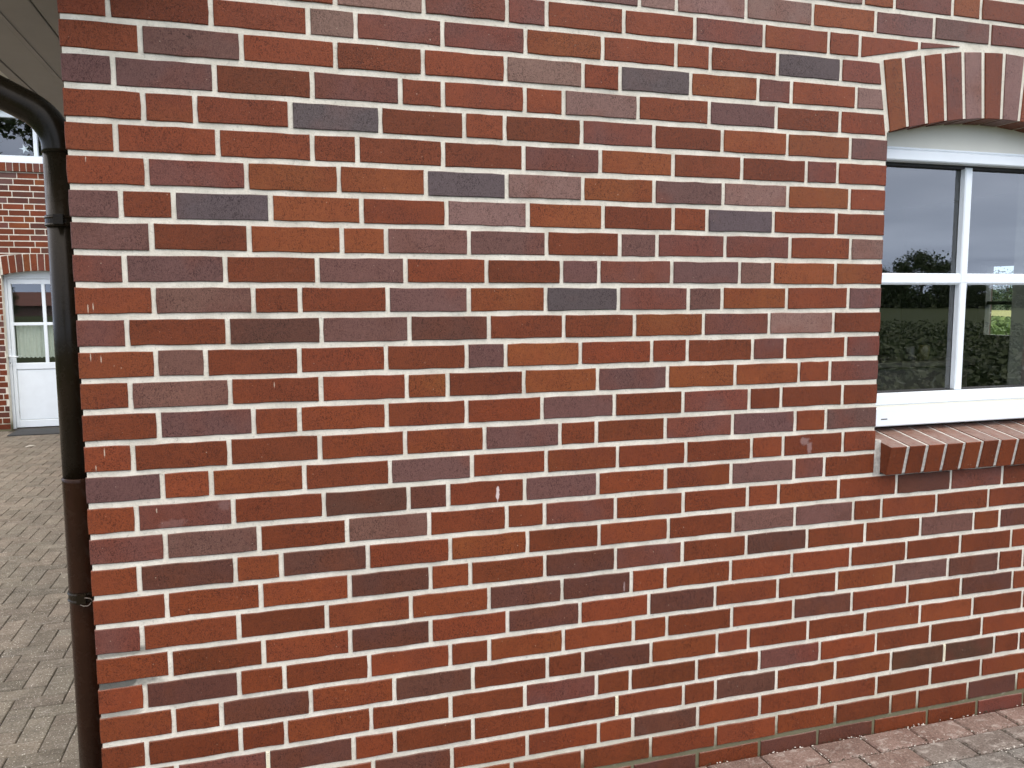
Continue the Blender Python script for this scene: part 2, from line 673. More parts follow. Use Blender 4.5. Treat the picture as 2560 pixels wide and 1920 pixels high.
cand = []
for i in range(-37, 6):
    for j in range(-38, 93):
        s = (i + j + 2) % 4
        if s == 0:
            w, h = 2, 1
        elif s == 2:
            w, h = 1, 2
        else:
            continue
        x0, y0 = -.466 + i * A, .888 + j * A
        x1, y1 = x0 + w * A, y0 + h * A
        if x1 > -.004 or y1 > 9.29:
            continue
        cand.append((x0, x1, y0, y1))
vis = []
for c in cand:
    mid = ((c[0] + c[1]) / 2, (c[2] + c[3]) / 2, 0)
    if any(in_view(p) and not hidden_left(p) for p in (mid, (c[0], c[2], 0), (c[1], c[3], 0), (c[0], c[3], 0), (c[1], c[2], 0))):
        vis.append(((Vector(mid) - cam_p).length, c))
vis.sort()
single = set(c for _, c in vis[:298])


def paver(mb, c, rng, gap, jz, bev):
    x0, x1, y0, y1 = c
    g = gap
    dz = rng.uniform(-jz, jz)
    tx, ty = rng.uniform(-jz, jz) * 2, rng.uniform(-jz, jz) * 2
    cx, cy = (x0 + x1) / 2, (y0 + y1) / 2
    # prism local (x, -height, y): up is -y of the prism
    def fn(p):
        x, h, y = p
        return (x, y, -h + dz + (x - cx) * tx + (y - cy) * ty)
    j = lambda: rng.uniform(-.0012, .0012)
    pts = [(x0 + g + j(), y0 + g + j()), (x1 - g + j(), y0 + g + j()), (x1 - g + j(), y1 - g + j()), (x0 + g + j(), y1 - g + j())]
    # the mapping above mirrors the winding, so walk the outline the other way round
    mb.prism(pts, 0, .035, bev, fn)


def paver_tint(rng, lo=.8, hi=1.15, warm=0.0):
    k = rng.uniform(lo, hi)
    return ((k * (1 + warm * rng.random()), k, k * (1 - warm * .4 * rng.random()), 1), (1, 1, 1, .5))


for c in cand:
    rng = random.Random(hash(c))
    if c in single:
        mb = MB()
        mb.tint(*paver_tint(rng, .82, 1.12, .06))
        paver(mb, c, rng, .0018, .0012, .0035)
        mb.build('paving_stone', M['grey_paver'], yard)
    else:
        stuff.tint(*paver_tint(rng, .82, 1.12, .06))
        paver(stuff, c, rng, .0018, .0012, .0035)
struct(stuff.build('paving_field', M['grey_paver'], yard), None, 'stuff')

# red-brown path in front of the wall
path = sheet('footpath', .0, 5.2, -3.2, .10, -.014, M['joint_sand'], 'red brown concrete block path along the foot of the wall')
stuff = MB()
YR = [-.004, -.119, -.238, -.355, -.472, -.589, -.706, -.823, -.940, -1.06, -1.18, -1.30, -1.42, -1.54, -1.66, -1.78]
for r in range(len(YR) - 1):
    off = 2.122 if r % 2 == 0 else 2.0145 + .01
    for k in range(-10, 15):
        x0 = off + k * .2150
        if x0 < .0 or x0 > 5:
            continue
        c = (x0, x0 + .2150, YR[r + 1], YR[r])
        rng = random.Random(hash(c))
        tgt = stuff
        one = any(in_view(p, 0) for p in ((c[0], c[2], 0), (c[1], c[2], 0), (c[0], c[3], 0), (c[1], c[3], 0)))
        if one:
            tgt = MB()
        red = (1.0, .90, .86) if r == 0 else (.92, 1.02, 1.02) if r == 1 else (.86, 1.06, 1.10)
        if r == 1 and rng.random() < .35:
            red = (1.0, .93, .89)
        k2 = rng.uniform(.88, 1.1)
        tgt.tint((red[0] * k2, red[1] * k2, red[2] * k2, 1), (1, 1, 1, .5))
        paver(tgt, c, rng, .0030, .0022, .0065)
        if one:
            tgt.build('paving_stone', M['red_paver'], path)
struct(stuff.build('paving_field', M['red_paver'], path), None, 'stuff')
# mortar crumbs, sand and bits of moss caught in the joints of the path
cr, ms = MB(), MB()
rng = random.Random(31)
for k in range(1500):
    r = rng.randrange(0, 5)
    x = rng.uniform(1.7, 3.9)
    y = YR[r] + rng.gauss(0, .0035) if r else -.004 - abs(rng.gauss(0, .006))
    if rng.random() < .3:
        off = 2.122 if r % 2 == 0 else 2.0245
        x = off + .215 * rng.randrange(-1, 8) + rng.gauss(0, .003)
        y = rng.uniform(YR[r + 1], YR[r])
    pale = math.sin(x * 9 + r * 2.1) + math.sin(x * 23 + r) + rng.uniform(-.9, .9) > .35
    q = rng.uniform(.0014, .0050) * (1 if pale else .9)
    z = rng.uniform(-.004, .002)
    a_ = rng.random() * 6
    P = [(x + q * rng.uniform(.7, 1.6) * math.cos(a_ + t), y + q * rng.uniform(.5, 1) * math.sin(a_ + t), z) for t in (0, 2.1, 4.2)] + [(x, y, z + q * rng.uniform(.4, .9))]
    (cr if pale else ms).add(P, [(0, 1, 3), (1, 2, 3), (2, 0, 3)])
struct(cr.build('crumbs', M['crumb'], path), None, 'stuff')
struct(ms.build('moss', M['moss'], path), None, 'stuff')

# ------------------------------------------------------------------ the main wall
wall = thing('brick_wall', (2.0, 0, 0), 'big red brown clinker brick wall with pale joints filling the picture', 'wall')
CJ = {
    -3: '2451 2579 2828 2954|pohod', -2: '1367 1618 1746 1997 2251 2504 2751 3001|mmpppommh',
    -1: '439 689 939 1188 1313 1566 1812 2066 2317 2443 2692|rrphhrrhrrrh',
    0: '111 361 614 744 993 1246 1495 1747 1870 2120 2370|rdrphhorrrbh',
    1: '184 436 686 934 1183 1431 1555 1801 2049 2177 2436|rmrdrprbohrp',
    2: '115 364 620 867 992 1243 1368 1617 1870 2121 2374|mmdhrrrprmdr',
    3: '183 312 559 808 1055 1180 1427 1674 1920 2167 2419|rrrbdrdhdoom',
    4: '113 366 616 741 990 1239 1490 1743 1995 2245 2371|rrrrddhoddhr',
    5: '184 437 687 938 1185 1432 1677 1927 2175 2424|rhoobpompor',
    6: '117 247 498 749 998 1252 1501 1746 1870 2121 2373|mdborpodrbrr',
    7: '188 438 691 818 1066 1313 1559 1690 1939 2190 2436|ndoonmdnhhrp',
    8: '118 372 620 873 1120 1362 1488 1744 1996 2124 2377|hmdmrdmhmnoo',
    9: '186 443 570 819 1064 1310 1556 1806 1932 2182 2434|rnddmobhnorm',
    10: '116 372 627 882 1126 1370 1613 1864 2116 2376|hdvnvddohpd',
    11: '184 311 563 811 1055 1179 1426 1676 1806 2054 2182 2432|rndrdmorrdhrh',
    12: '116 372 621 871 995 1238 1486 1735 1989 2241 2369|rndrodomoorh',
    13: '183 432 558 809 1053 1298 1545 1793 2046 2172 2426|dmrrdrmdhddd',
    14: '114 363 613 863 1110 1358 1483 1730 1983 2232 2359|rddrrmrdhmrm',
    15: '185 312 567 816 1069 1312 1558 1807 2060 2186 2435|mrodmrrrdrdr',
    16: '115 368 620 870 993 1240 1489 1733 1982 2234 2360|rhdvvrmrrmhd',
    17: '185 435 685 932 1180 1306 1552 1801 2049 2174 2424 2678 2927 3177|hndnrrhrrrrrvhr',
    18: '114 367 494 744 997 1248 1495 1746 1995 2243 2491 2615 2865 3114|rvrvrodrdnndrrr',
    19: '181 434 688 934 1060 1307 1554 1801 2049 2297 2547 2797 3048 3176|rrrvrdvhdvddnov',
    20: '113 370 619 872 1120 1366 1612 1738 1989 2237 2487 2736 2989 3240|hrdrrvvrrrrdddr',
    21: '183 436 686 932 1181 1429 1678 1930 2182 2431 2685 2936 3183 3305|rdrvrvrvrdonvrr',
    22: '113 365 492 741 993 1120 1371 1622 1747 1998 2250 2500 2751 3004 3259|rvrdrdorrdrvrovr',
    23: '184 313 565 816 1066 1316 1440 1689 1942 2068 2314 2564 2814 3066 3316|rrvrvddvorddrodr',
    24: '110 363 491 743 992 1239 1489 1613 1864 2114 2368 2616 2868 3118|dddrddhdddhrddr',
    25: '185 437 688 814 1064 1314 1563 1815 1940 2188 2439 2690 2938 3186 3312|dhvrdddrdvrrkkdr',
    26: '118 370 495 746 994 1246 1498 1624 1872 2121 2374 2627 2878 3126|rdrrvrrrvrrrddr',
    27: '184 436 688 940 1193 1440 1692 1945 2194 2447 2696 2821 3065 3312|rdrdrddrrrdddvr',
    28: '118 370 621 872 1124 1374 1624 1874 2124 2372 2621 2872 3115 3350|drdvdrdvdvvddhr',
}
XL, JAMB_L, JAMB_R, XR = -.0068, 2.5735, 3.572, 5.2
UC = 3.0725                                     # axis of the window and of its arch
BH, HJ = .0695, .0062                           # brick height, half a head joint
VENTS = {25: (437, 1563, 2938)}


def course_bricks(c):
    """[(x0, x1, colour)] of one course across the whole wall"""
    rng = random.Random(1000 + c)
    out = []
    if c in CJ:
        js, cols = CJ[c].split('|')
        js = [int(v) / 1000 for v in js.split()]
    else:
        js = []
        x = .115 if c % 2 == 0 else .185
        while x < 3.2:
            js.append(x)
            x += .125 if rng.random() < .15 else .25
        cols = ''.join(wild(rng) for _ in range(len(js) + 1))
    js, cols = list(js), list(cols)
    while len(cols) < len(js) + 1:
        cols.append(wild(rng))
    if js[0] > .3:
        x = js[0] - .25
        pre = []
        while x > .09:
            pre.insert(0, x)
            x -= .25
        js = pre + js
        cols = [wild(rng) for _ in pre] + cols
    cut = 3 <= c <= 16                          # the window interrupts these courses
    if cut:
        e = [XL] + [j for j in js if j < JAMB_L - .05] + [JAMB_L]
        for i in range(len(e) - 1):
            out.append((e[i] + (HJ if i else 0), e[i + 1] - (HJ if i < len(e) - 2 else 0), cols[i]))
        e = [JAMB_R, JAMB_R + (.115 if c % 2 else .18)]
        while e[-1] < XR - .3:
            e.append(e[-1] + .25)
        e.append(XR)
        for i in range(len(e) - 1):
            out.append((e[i] + (HJ if i else 0), e[i + 1] - (HJ if i < len(e) - 2 else 0), wild(rng)))
    else:
        while js[-1] < XR - .35:
            js.append(js[-1] + .25)
            cols.append(wild(rng))
        e = [XL] + js + [XR]
        for i in range(len(e) - 1):
            out.append((e[i] + (HJ if i else 0), e[i + 1] - (HJ if i < len(e) - 2 else 0), cols[i]))
    return out


# arch: left skewback line and outer curve (x, z)
Z0 = ZTOP
SK_B, SK_T = (2.5723, Z0 - .1935), (2.5335, Z0 + .0535)
OUT = [(2.531, .0530), (2.6153, .0693), (2.6969, .084), (2.7798, .0985), (2.860, .1085), (2.9332, .1145), (3.0032, .1165), (UC, .1170)]
OUT = OUT + [(2 * UC - x, z) for x, z in reversed(OUT[:-1])]
INN = [(2.5723, -.1935), (2.6535, -.1732), (2.7364, -.158), (2.8205, -.1430), (2.9019, -.132), (2.9893, -.1245), (UC, -.1225)]
INN = INN + [(2 * UC - x, z) for x, z in reversed(INN[:-1])]


def arch_clips(x0, x1, z0, z1):
    """half planes that keep a brick clear of the arch, or None when it is swallowed"""
    g = .011
    zt = z1 - Z0
    if z0 - Z0 > .118 or x1 < 2.53 or x0 > 2 * UC - 2.53:
        return []
    mir = (x0 + x1) / 2 > UC
    m = (lambda x: 2 * UC - x) if mir else (lambda x: x)
    s = -1 if mir else 1
    a, b = (x0, x1) if not mir else (m(x1), m(x0))
    if zt < .06 + .03 and a < 2.56 and z1 < Z0 + .053 + .02:
        dx, dz = SK_T[0] - SK_B[0], SK_T[1] - SK_B[1]
        L = math.hypot(dx, dz)
        nx, nz = -dz / L, dx / L                # points to the left of the skewback
        return [((m(SK_B[0] + nx * g), SK_B[1] + nz * g), (s * nx, nz))]
    # above the outer curve: chord between the brick's own ends
    def zc(x):
        for (xa, za), (xb, zb) in zip(OUT, OUT[1:]):
            if xa <= x <= xb:
                return za + (zb - za) * (x - xa) / (xb - xa)
        return .053
    pa, pb = max(a, 2.531), min(b, UC)
    if pb <= pa:
        return None
    res = []
    for q0, q1 in ((pa, pb),):
        dx, dz = q1 - q0, zc(q1) - zc(q0)
        L = math.hypot(dx, dz)
        nx, nz = -dz / L, dx / L
        if nz < 0:
            nx, nz = -nx, -nz
        g2 = g + L * L / 32                   # the curve bulges above its chord
        res.append(((m(q0 + nx * g2), Z0 + zc(q0) + nz * g2), (s * nx, nz)))
    return res


todo = []
for c in range(-9, 29):
    zc_ = ZTOP - c * PITCH
    for x0, x1, ch in course_bricks(c):
        if -1 <= c <= 2 and x1 > 2.53 and x0 < 2 * UC - 2.53:
            if c > -1 and x0 > 2.56 and x1 < 2 * UC - 2.56:
                continue
            clip = arch_clips(x0, x1, zc_ - BH / 2, zc_ + BH / 2)
            if clip is None:
                continue
            if c > -1 and x1 > UC + .3 and x0 < UC - .3:
                continue
        else:
            clip = None
        todo.append((c, x0, x1, zc_, 'O' if ch == 'o' and c > 13 else ch, clip))
# c 0..2: a brick that starts left of the arch and would run under it is clipped at the skewback
scored = []
for k, (c, x0, x1, zc_, ch, clip) in enumerate(todo):
    q = [view((x, 0, z)) for x in (x0, x1) for z in (zc_ - BH / 2, zc_ + BH / 2)]
    q = [(min(1, max(0, a)), min(1, max(0, b))) for a, b in q if True]
    w, h = max(a for a, b in q) - min(a for a, b in q), max(b for a, b in q) - min(b for a, b in q)
    scored.append((w * h, k))
scored.sort(reverse=True)
own = set(k for _, k in scored[:278])
rest = MB()
for k, (c, x0, x1, zc_, ch, clip) in enumerate(todo):
    rng = random.Random(9000 + k)
    dz, dy = rng.uniform(-.0009, .0009), rng.uniform(-.0012, .0010)
    jz = rng.uniform(-.0009, .0009)
    pts = brick_outline(x0, x1, zc_ - BH / 2 + dz + jz, zc_ + BH / 2 + dz, rng, .0013, clip)
    if not pts:
        continue
    mb = MB() if k in own else rest
    mb.tint(*tint_of(ch, rng))
    mb.prism(pts, dy, .10, .0020)
    if k in own:
        mb.build('brick', M['brick'], wall)
struct(rest.build('brickwork', M['brick'], wall), None, 'stuff')

# mortar: one rough bed a few millimetres behind the faces
mo = MB()
YM = .0042


def mface(pts):
    n = len(pts)
    mo.add([(x, YM, z) for x, z in pts] + [(x, .11, z) for x, z in pts],
           [tuple(range(n))] + [(i, n + i, n + (i + 1) % n, (i + 1) % n) for i in range(n)])


ZB, ZT = -.06, ZTOP + 9.5 * PITCH
MXL = XL + .0045
SILL_Z = ZTOP - 16.5 * PITCH
mface([(MXL, ZB), (JAMB_L - .003, ZB), (JAMB_L - .003, SK_B[1]), (2.5765, SK_B[1]), (2.542, Z0 + .0500), (2.525, ZT), (MXL, ZT)])
mface([(JAMB_L - .003, ZB), (JAMB_R + .003, ZB), (JAMB_R + .003, SILL_Z - .001), (JAMB_L - .003, SILL_Z - .001)])
mface([(JAMB_R + .003, ZB), (XR, ZB), (XR, ZT), (2 * UC - 2.525, ZT), (2 * UC - 2.542, Z0 + .0500), (2 * UC - 2.5765, SK_B[1]), (JAMB_R + .003, SK_B[1])])
# over the arch, between the rings, in quads that follow the curve
for i in range(len(OUT) - 1):
    (xa, za), (xb, zb) = OUT[i], OUT[i + 1]
    YM = .0041
    mface([(xa if i else 2.530, Z0 + za - .009), (xb if i < len(OUT) - 2 else 2 * UC - 2.530, Z0 + zb - .009), (xb if i < len(OUT) - 2 else 2 * UC - 2.525, ZT), (xa if i else 2.525, ZT)])
YM = .0038
ring_top = [SK_T] + [(x, Z0 + z) for x, z in OUT[1:-1]] + [(2 * UC - SK_T[0], SK_T[1])]
ring_bot = [(x, Z0 + z + .004) for x, z in INN]
nt = 24


def along(pl, t):
    x = pl[0][0] + (pl[-1][0] - pl[0][0]) * t
    for (xa, za), (xb, zb) in zip(pl, pl[1:]):
        if xa - 1e-9 <= x <= xb + 1e-9:
            return (x, za + (zb - za) * (x - xa) / (xb - xa))
    return pl[-1]


for i in range(nt):
    a, b = i / nt, (i + 1) / nt
    mface([along(ring_bot, a), along(ring_bot, b), along(ring_top, b), along(ring_top, a)])
mo.build('mortar', M['mortar'], wall)
# structural core behind the facing, with the window opening left free
core = MB()
core.box(.004, JAMB_L - .004, .112, .36, -.05, 3.1)
core.box(JAMB_R + .004, XR, .112, .36, -.05, 3.1)
core.box(JAMB_L - .004, JAMB_R + .004, .112, .36, -.05, .985)
core.box(JAMB_L - .004, JAMB_R + .004, .20, .36, 2.19, 3.1)
core.build('wall_core', M['plaster'], wall)
side = MB()
side.box(.0, .30, .362, 9.29, -.05, 2.9)
side.build('side_wall', M['house_brick'], wall)

# soldier arch over the window
arch = holder('window_arch', wall)
AJ = [((2.5335, .0510), (2.5723, -.1935)), ((2.624, .0640), (2.6564, -.1731)), ((2.7078, .0795), (2.7385, -.1578)),
      ((2.7953, .0930), (2.8218, -.1424)), ((2.8821, .1050), (2.9041, -.1316)), ((2.9731, .1110), (2.9893, -.1245)),
      ((3.0711, .1150), (3.0729, -.1225))]
AJ = AJ + [((2 * UC - a[0], a[1]), (2 * UC - b[0], b[1])) for a, b in reversed(AJ[:-1])]
for i, ch in enumerate('ohrhpdprodhr'):
    (ta, ba), (tb, bb) = AJ[i], AJ[i + 1]
    rng = random.Random(300 + i)
    g = .0070
    ga = g + (.002 if i == 0 else 0)
    pts = [(ba[0] + ga, Z0 + ba[1] + .001), (bb[0] - g, Z0 + bb[1] + .001), ((bb[0] + tb[0]) / 2 - g + rng.uniform(-.001, .001), Z0 + (bb[1] + tb[1]) / 2),
           (tb[0] - g - .001, Z0 + tb[1] - .004), ((ta[0] + tb[0]) / 2, Z0 + (ta[1] + tb[1]) / 2 - .0032), (ta[0] + ga + .001, Z0 + ta[1] - .004),
           ((ba[0] + ta[0]) / 2 + ga + rng.uniform(-.001, .001), Z0 + (ba[1] + ta[1]) / 2)]
    mb = MB()
    mb.tint(*tint_of(ch, rng))
    mb.prism(pts, rng.uniform(-.001, .001), .118, .0022)
    mb.build('brick', M['brick'], arch)

# rowlock sill, sloped outwards
sill = holder('window_sill', wall)
sb = MB()
TILT = math.radians(11)


def sill_fn(p):
    """local: x along, y from the front arris into the wall, z up from the top arris"""
    x, y, z = p
    return (x, -.050 + y * math.cos(TILT) - z * math.sin(TILT), 1.0995 + y * math.sin(TILT) + z * math.cos(TILT))


x = 2.6005
i = 0
while x + .071 < JAMB_R - .005:
    rng = random.Random(500 + i)
    mb = MB()
    mb.tint(*tint_of('ddrdrdrddrdr'[i % 12], rng))
    dz = rng.uniform(-.0012, .0012)
    ln = .195
    b = .0018
    xa, xb = x + rng.uniform(-.0012, .0012), x + .0705 + rng.uniform(-.0012, .0012)
    P = []
    # front, chamfer and body rings of a block
    for yy, ins in ((0, b), (b, 0), (ln, 0)):
        P += [(xa + ins, yy, -.107 + ins + dz), (xb - ins, yy, -.107 + ins + dz), (xb - ins, yy, -ins + dz), (xa + ins, yy, -ins + dz)]
    F = [(0, 1, 2, 3)]
    for r in (0, 4):
        F += [(r + k, r + 4 + k, r + 4 + (k + 1) % 4, r + (k + 1) % 4) for k in range(4)]
    mb.add([sill_fn(p) for p in P], F)
    mb.build('brick', M['brick'], sill)
    x += .0848
    i += 1
mb = MB()
P = [(JAMB_L - .002, .004, -.104), (JAMB_R, .004, -.104), (JAMB_R, .004, -.0025), (JAMB_L - .002, .004, -.0025)]
P2 = [(p[0], .195, p[2]) for p in P]
P2[0] = (P2[0][0], .195, -.11)
# bed between the bricks: starts at the first brick in front of the wall face
P[0] = (2.604, .004, -.104)
P[3] = (2.604, .004, -.0025)
P2[0] = (2.604, .195, -.104)
P2[3] = (2.604, .195, -.0025)
mb.add([sill_fn(p) for p in P + P2], [(0, 1, 2, 3), (0, 4, 5, 1), (1, 5, 6, 2), (2, 6, 7, 3), (3, 7, 4, 0)])
# fillet between the first brick and the reveal
mb.box(JAMB_L - .004, 2.602, .0035, .16, SILL_Z - .004, 1.118)
mb.build('mortar', M['mortar_grey'], sill)

# weep vents in the open head joints
for xv in VENTS[25]:
    zv = ZTOP - 25 * PITCH
    mb = MB()
    xv = xv / 1000
    mb.box(xv - .0050, xv - .0036, -.0006, .0040, zv - .034, zv + .034)
    mb.box(xv + .0036, xv + .0050, -.0006, .0040, zv - .034, zv + .034)
    for k in range(13):
        z = zv - .033 + k * .0052
        mb.box(xv - .0036, xv + .0036, -.0002, .0040, z, z + .0024)
    vent = mb.build('weep_vent', simple('vent_plastic', (.78, .74, .58), .5) if 'vent' not in M else M['vent'], wall)
    M['vent'] = vent.data.materials[0]

# ------------------------------------------------------------------ the window
win = thing('window', (UC, .14, 1.15), 'white plastic window with four panes under the brick arch at right', 'window')
GY = .172
ZG0, ZG1 = 1.275, 2.124
mb = MB()
mb.bbox(2.55, 2.648, .122, .20, 1.226, 2.20)
mb.bbox(2 * UC - 2.664, 2 * UC - 2.55, .122, .20, 1.226, 2.20)
mb.build('side_frame', M['white'], win)
mb = MB()
mb.bbox(2.648, 2 * UC - 2.648, .124, .20, 1.2285, 1.2735)
mb.build('bottom_rail', M['white'], win)
mb = MB()
mb.box(2.648, 2 * UC - 2.648, .150, .19, 1.2735, 1.2775)
mb.box(2.648, 2 * UC - 2.648, .152, .20, 2.119, 2.1305)
mb.build('gasket', M['gasket'], win)
mb = MB()
mb.bbox(2.55, 2 * UC - 2.55, .116, .20, 1.1500, 1.2205)
slot = MB()
slot.box(2.674, 2.702, .1150, .118, 1.1770, 1.1805)
bd = mb.build('sill_board', M['white'], win)
slot.build('drain_slot', M['gasket'], bd)
mb = MB()
mb.box(2.55, 2 * UC - 2.55, .124, .20, 1.2200, 1.2290)
mb.build('board_groove', M['panel'], win)
mb = MB()
mb.bbox(2.55, 2 * UC - 2.55, .110, .19, 2.1310, 2.1700)
mb.bbox(2.55, 2 * UC - 2.55, .114, .19, 2.1706, 2.1790, .002)
mb.build('shutter_rail', M['white'], win)
mb = MB()
pts = [(2.56, 2.1793), (2 * UC - 2.56, 2.1793)]
top = [(2 * UC - 2.56, Z0 - .19)] + [(x, Z0 + z + .012) for x, z in reversed(INN)] + [(2.56, Z0 - .19)]
mb.prism(pts + top, .128, .19, .002)
mb.build('arched_panel', M['panel'], win)
for z0, z1, nm in ((1.682, 1.7245, 'crossbar'),):
    mb = MB()
    mb.bbox(2.648, 2 * UC - 2.648, .147, GY - .002, z0, z1, .006)
    mb.bbox(2.648, 2 * UC - 2.648, .1455, .1475, z0 + .008, z0 + .0095, .0003)
    mb.build(nm, M['white'], win)
mb = MB()
mb.bbox(3.0445, 3.0790, .1455, GY - .002, ZG0, ZG1, .004)
mb.build('mullion', M['white'], win)
for x0, x1 in ((2.62, 3.052), (3.052, 2 * UC - 2.62)):
    for z0, z1 in ((1.25, 1.703), (1.703, 2.15)):
        mb = MB()
        mb.add([(x0, GY, z0), (x1, GY, z0), (x1, GY, z1), (x0, GY, z1)], [(0, 1, 2, 3)])
        mb.build('pane', M['glass'], win)

# the whole unit sits just behind the facing bricks
win.location.y -= .026

# room behind it
def iwall(name, *b, mat='plaster'):
    mb = MB()
    mb.box(*b)
    return struct(mb.build(name, M[mat]), 'dim plastered inside of the room behind the window')


iwall('interior_wall', .8, 1.0, .362, 4.2, 0, 2.5)
iwall('interior_wall', .8, 6.9, 4.2, 4.4, 0, 2.5)
iwall('interior_floor', .8, 6.9, .362, 4.2, -.04, .0, mat='dark_floor')
iwall('interior_ceiling', .0, 6.9, .362, 4.4, 2.5, 2.7)
WX, WY0, WY1, WZ0, WZ1 = 6.5, 2.25, 3.235, 1.30, 1.90
iwall('interior_wall', WX, WX + .02, .362, WY0, 0, 2.5)
iwall('interior_wall', WX, WX + .02, WY1, 4.2, 0, 2.5)
iwall('interior_wall', WX, WX + .02, WY0, WY1, 0, WZ0)
iwall('interior_wall', WX, WX + .02, WY0, WY1, WZ1, 2.5)
gable = thing('house_wall', (6.7, 2, 0), 'brick end wall of the house seen through the window pane', 'wall')
mb = MB()
mb.box(WX + .045, WX + .10, -.0, WY0 - .02, -.05, 2.9)
mb.box(WX + .045, WX + .10, WY1 + .008, 4.4, -.05, 2.9)
mb.box(WX + .045, WX + .10, WY0 - .02, WY1 + .008, -.05, WZ0)
mb.box(WX + .045, WX + .10, WY0 - .02, WY1 + .008, WZ1, 2.9)
mb.build('brickwork', M['house_brick'], gable)
fw = MB()
fw.box(5.2, WX + .02, .12, .36, -.05, 2.9)
fw.build('front_return', M['house_brick'], gable)
sw = thing('window', (WX, 3.0, 1.3), 'small far window of the dim room, showing a green field, seen through the pane', 'window')
mb = MB()
mb.box(WX - .02, WX + .04, WY1 - .035, WY1 + .04, WZ0 - .02, WZ1 + .03)
mb.box(WX - .02, WX + .06, WY0 - .04, WY0 + .02, WZ0 - .02, WZ1 + .03)
mb.box(WX - .02, WX + .04, WY0 + .02, WY1 - .035, WZ0 - .02, WZ0 + .012)
mb.box(WX - .02, WX + .04, WY0 + .02, WY1 - .035, WZ1, WZ1 + .03)
mb.build('frame', M['old_grey'], sw)
mb = MB()
mb.box(WX, WX + .04, WY0, WY1, 1.572, 1.600)
mb.box(WX, WX + .035, 2.915, 2.950, WZ0, WZ1)
mb.build('glazing_bar', M['gasket'], sw)
mb = MB()
mb.add([(WX + .03, WY0, WZ0), (WX + .03, WY1, WZ0), (WX + .03, WY1, WZ1), (WX + .03, WY0, WZ1)], [(0, 1, 2, 3)])
mb.build('pane', M['glass'], sw)
mb = MB()
mb.box(2.58, JAMB_R - .01, .20, .46, 1.20, 1.228)
tag(mb.build('window_board', M['plaster']), 'inner window board in the dim room behind the lower panes', 'window board')
cab = thing('cabinet', (3.15, .62, 0), 'dark cabinet standing inside the room behind the left panes', 'cabinet')
mb = MB()
mb.bbox(2.86, 3.42, .42, .80, .08, 1.335)
mb.build('body', M['dark_wood'], cab)
mb = MB()
mb.bbox(2.84, 3.44, .40, .81, 1.337, 1.362)
mb.build('top', M['dark_wood'], cab)
for x in (2.89, 3.35):
    for y in (.44, .74):
        mb = MB()
        mb.box(x, x + .04, y, y + .04, 0, .078)
        mb.build('foot', M['dark_wood'], cab)
mb = MB()
mb.lathe((3.202, .45, 1.3625), [(0, 0), (.017, 0), (.023, .014), (.024, .064), (.022, .066), (.020, .06), (.019, .02), (0, .015)])
tag(mb.build('mug', M['yellow'], smooth=True), 'yellowish mug behind the dark lower left pane', 'mug')
mb = MB()
mb.lathe((3.128, .45, 1.3625), [(0, 0), (.018, 0), (.020, .01), (.021, .060), (.019, .062), (.017, .056), (.016, .02), (0, .015)])
tag(mb.build('beaker', M['cream'], smooth=True), 'dull grey beaker behind the dark lower left pane', 'beaker')

# ------------------------------------------------------------------ eave soffit over the side wall
eave = thing('roof_overhang', (-.3, 4.5, 2.6), 'underside of a roof eave clad in long boards at upper left', 'roof overhang')
H = 2.60
edges = [(-.004, -.216), (-.222, -.355), (-.361, -.508)]
for xa, xb in edges:
    mb = MB()
    mb.prism([(xb, -.30), (xa, -.30), (xa, 9.28), (xb, 9.28)], 0, .02, .0025,
             lambda p: (p[0], p[2], H + p[1]))
    mb.build('board', M['soffit'], eave)
mb = MB()
mb.box(-.340, -.3585, -.30, 9.28, H - .005, H + .01)
mb.build('cover_strip', M['soffit'], eave)
mb = MB()
mb.box(-.552, -.5115, -.30, 9.28, H - .004, H + .16)
mb.build('fascia', M['soffit'], eave)
mb = MB()
mb.box(-.56, .3, -.32, 9.28, H + .021, H + .30)
mb.build('roof_edge', M['trim'], eave)

# ------------------------------------------------------------------ downpipe
dp = thing('downpipe', (-.052, .15, 0), 'dark weathered copper downpipe with a swan neck beside the brick corner', 'downpipe')
PX, PY, PR = -.0525, .15, .0405
mb = MB()
mb.tube([(PX, PY, 1.118), (PX, PY, 1.5), (PX, PY, 2.055)], PR, 32)
mb.build('upper_pipe', M['pipe_top'], dp, True)
mb = MB()
mb.tube([(PX, PY, .0), (PX, PY, .5), (PX, PY, 1.120), (PX, PY, 1.132), (PX, PY, 1.134)], [PR + .002, PR + .002, PR + .002, PR + .0032, PR + .0005], 32)
mb.build('lower_pipe', M['pipe_low'], dp, True)
mb = MB()
r0, z0 = .125, 2.045
pth = [(PX, PY, 2.035)]
for k in range(13):
    a = math.radians(63 * k / 12)
    pth.append((PX - r0 * (1 - math.cos(a)), PY, z0 + r0 * math.sin(a)))
ex, ez = pth[-1][0], pth[-1][2]
pth += [(ex - .12, PY, ez + .12 * .51), (ex - .30, PY, ez + .30 * .51)]
q = ex - .30
for k in range(1, 9):
    a = math.radians(63 - 63 * k / 8)
    pth.append((q - .14 * (math.cos(a) - math.cos(math.radians(63))), PY, ez + .30 * .51 + .14 * (math.sin(math.radians(63)) - math.sin(a))))
mb.tube(pth, [PR + .002] + [PR + .0015] * (len(pth) - 1), 32)
mb.build('swan_neck', M['pipe_top'], dp, True)
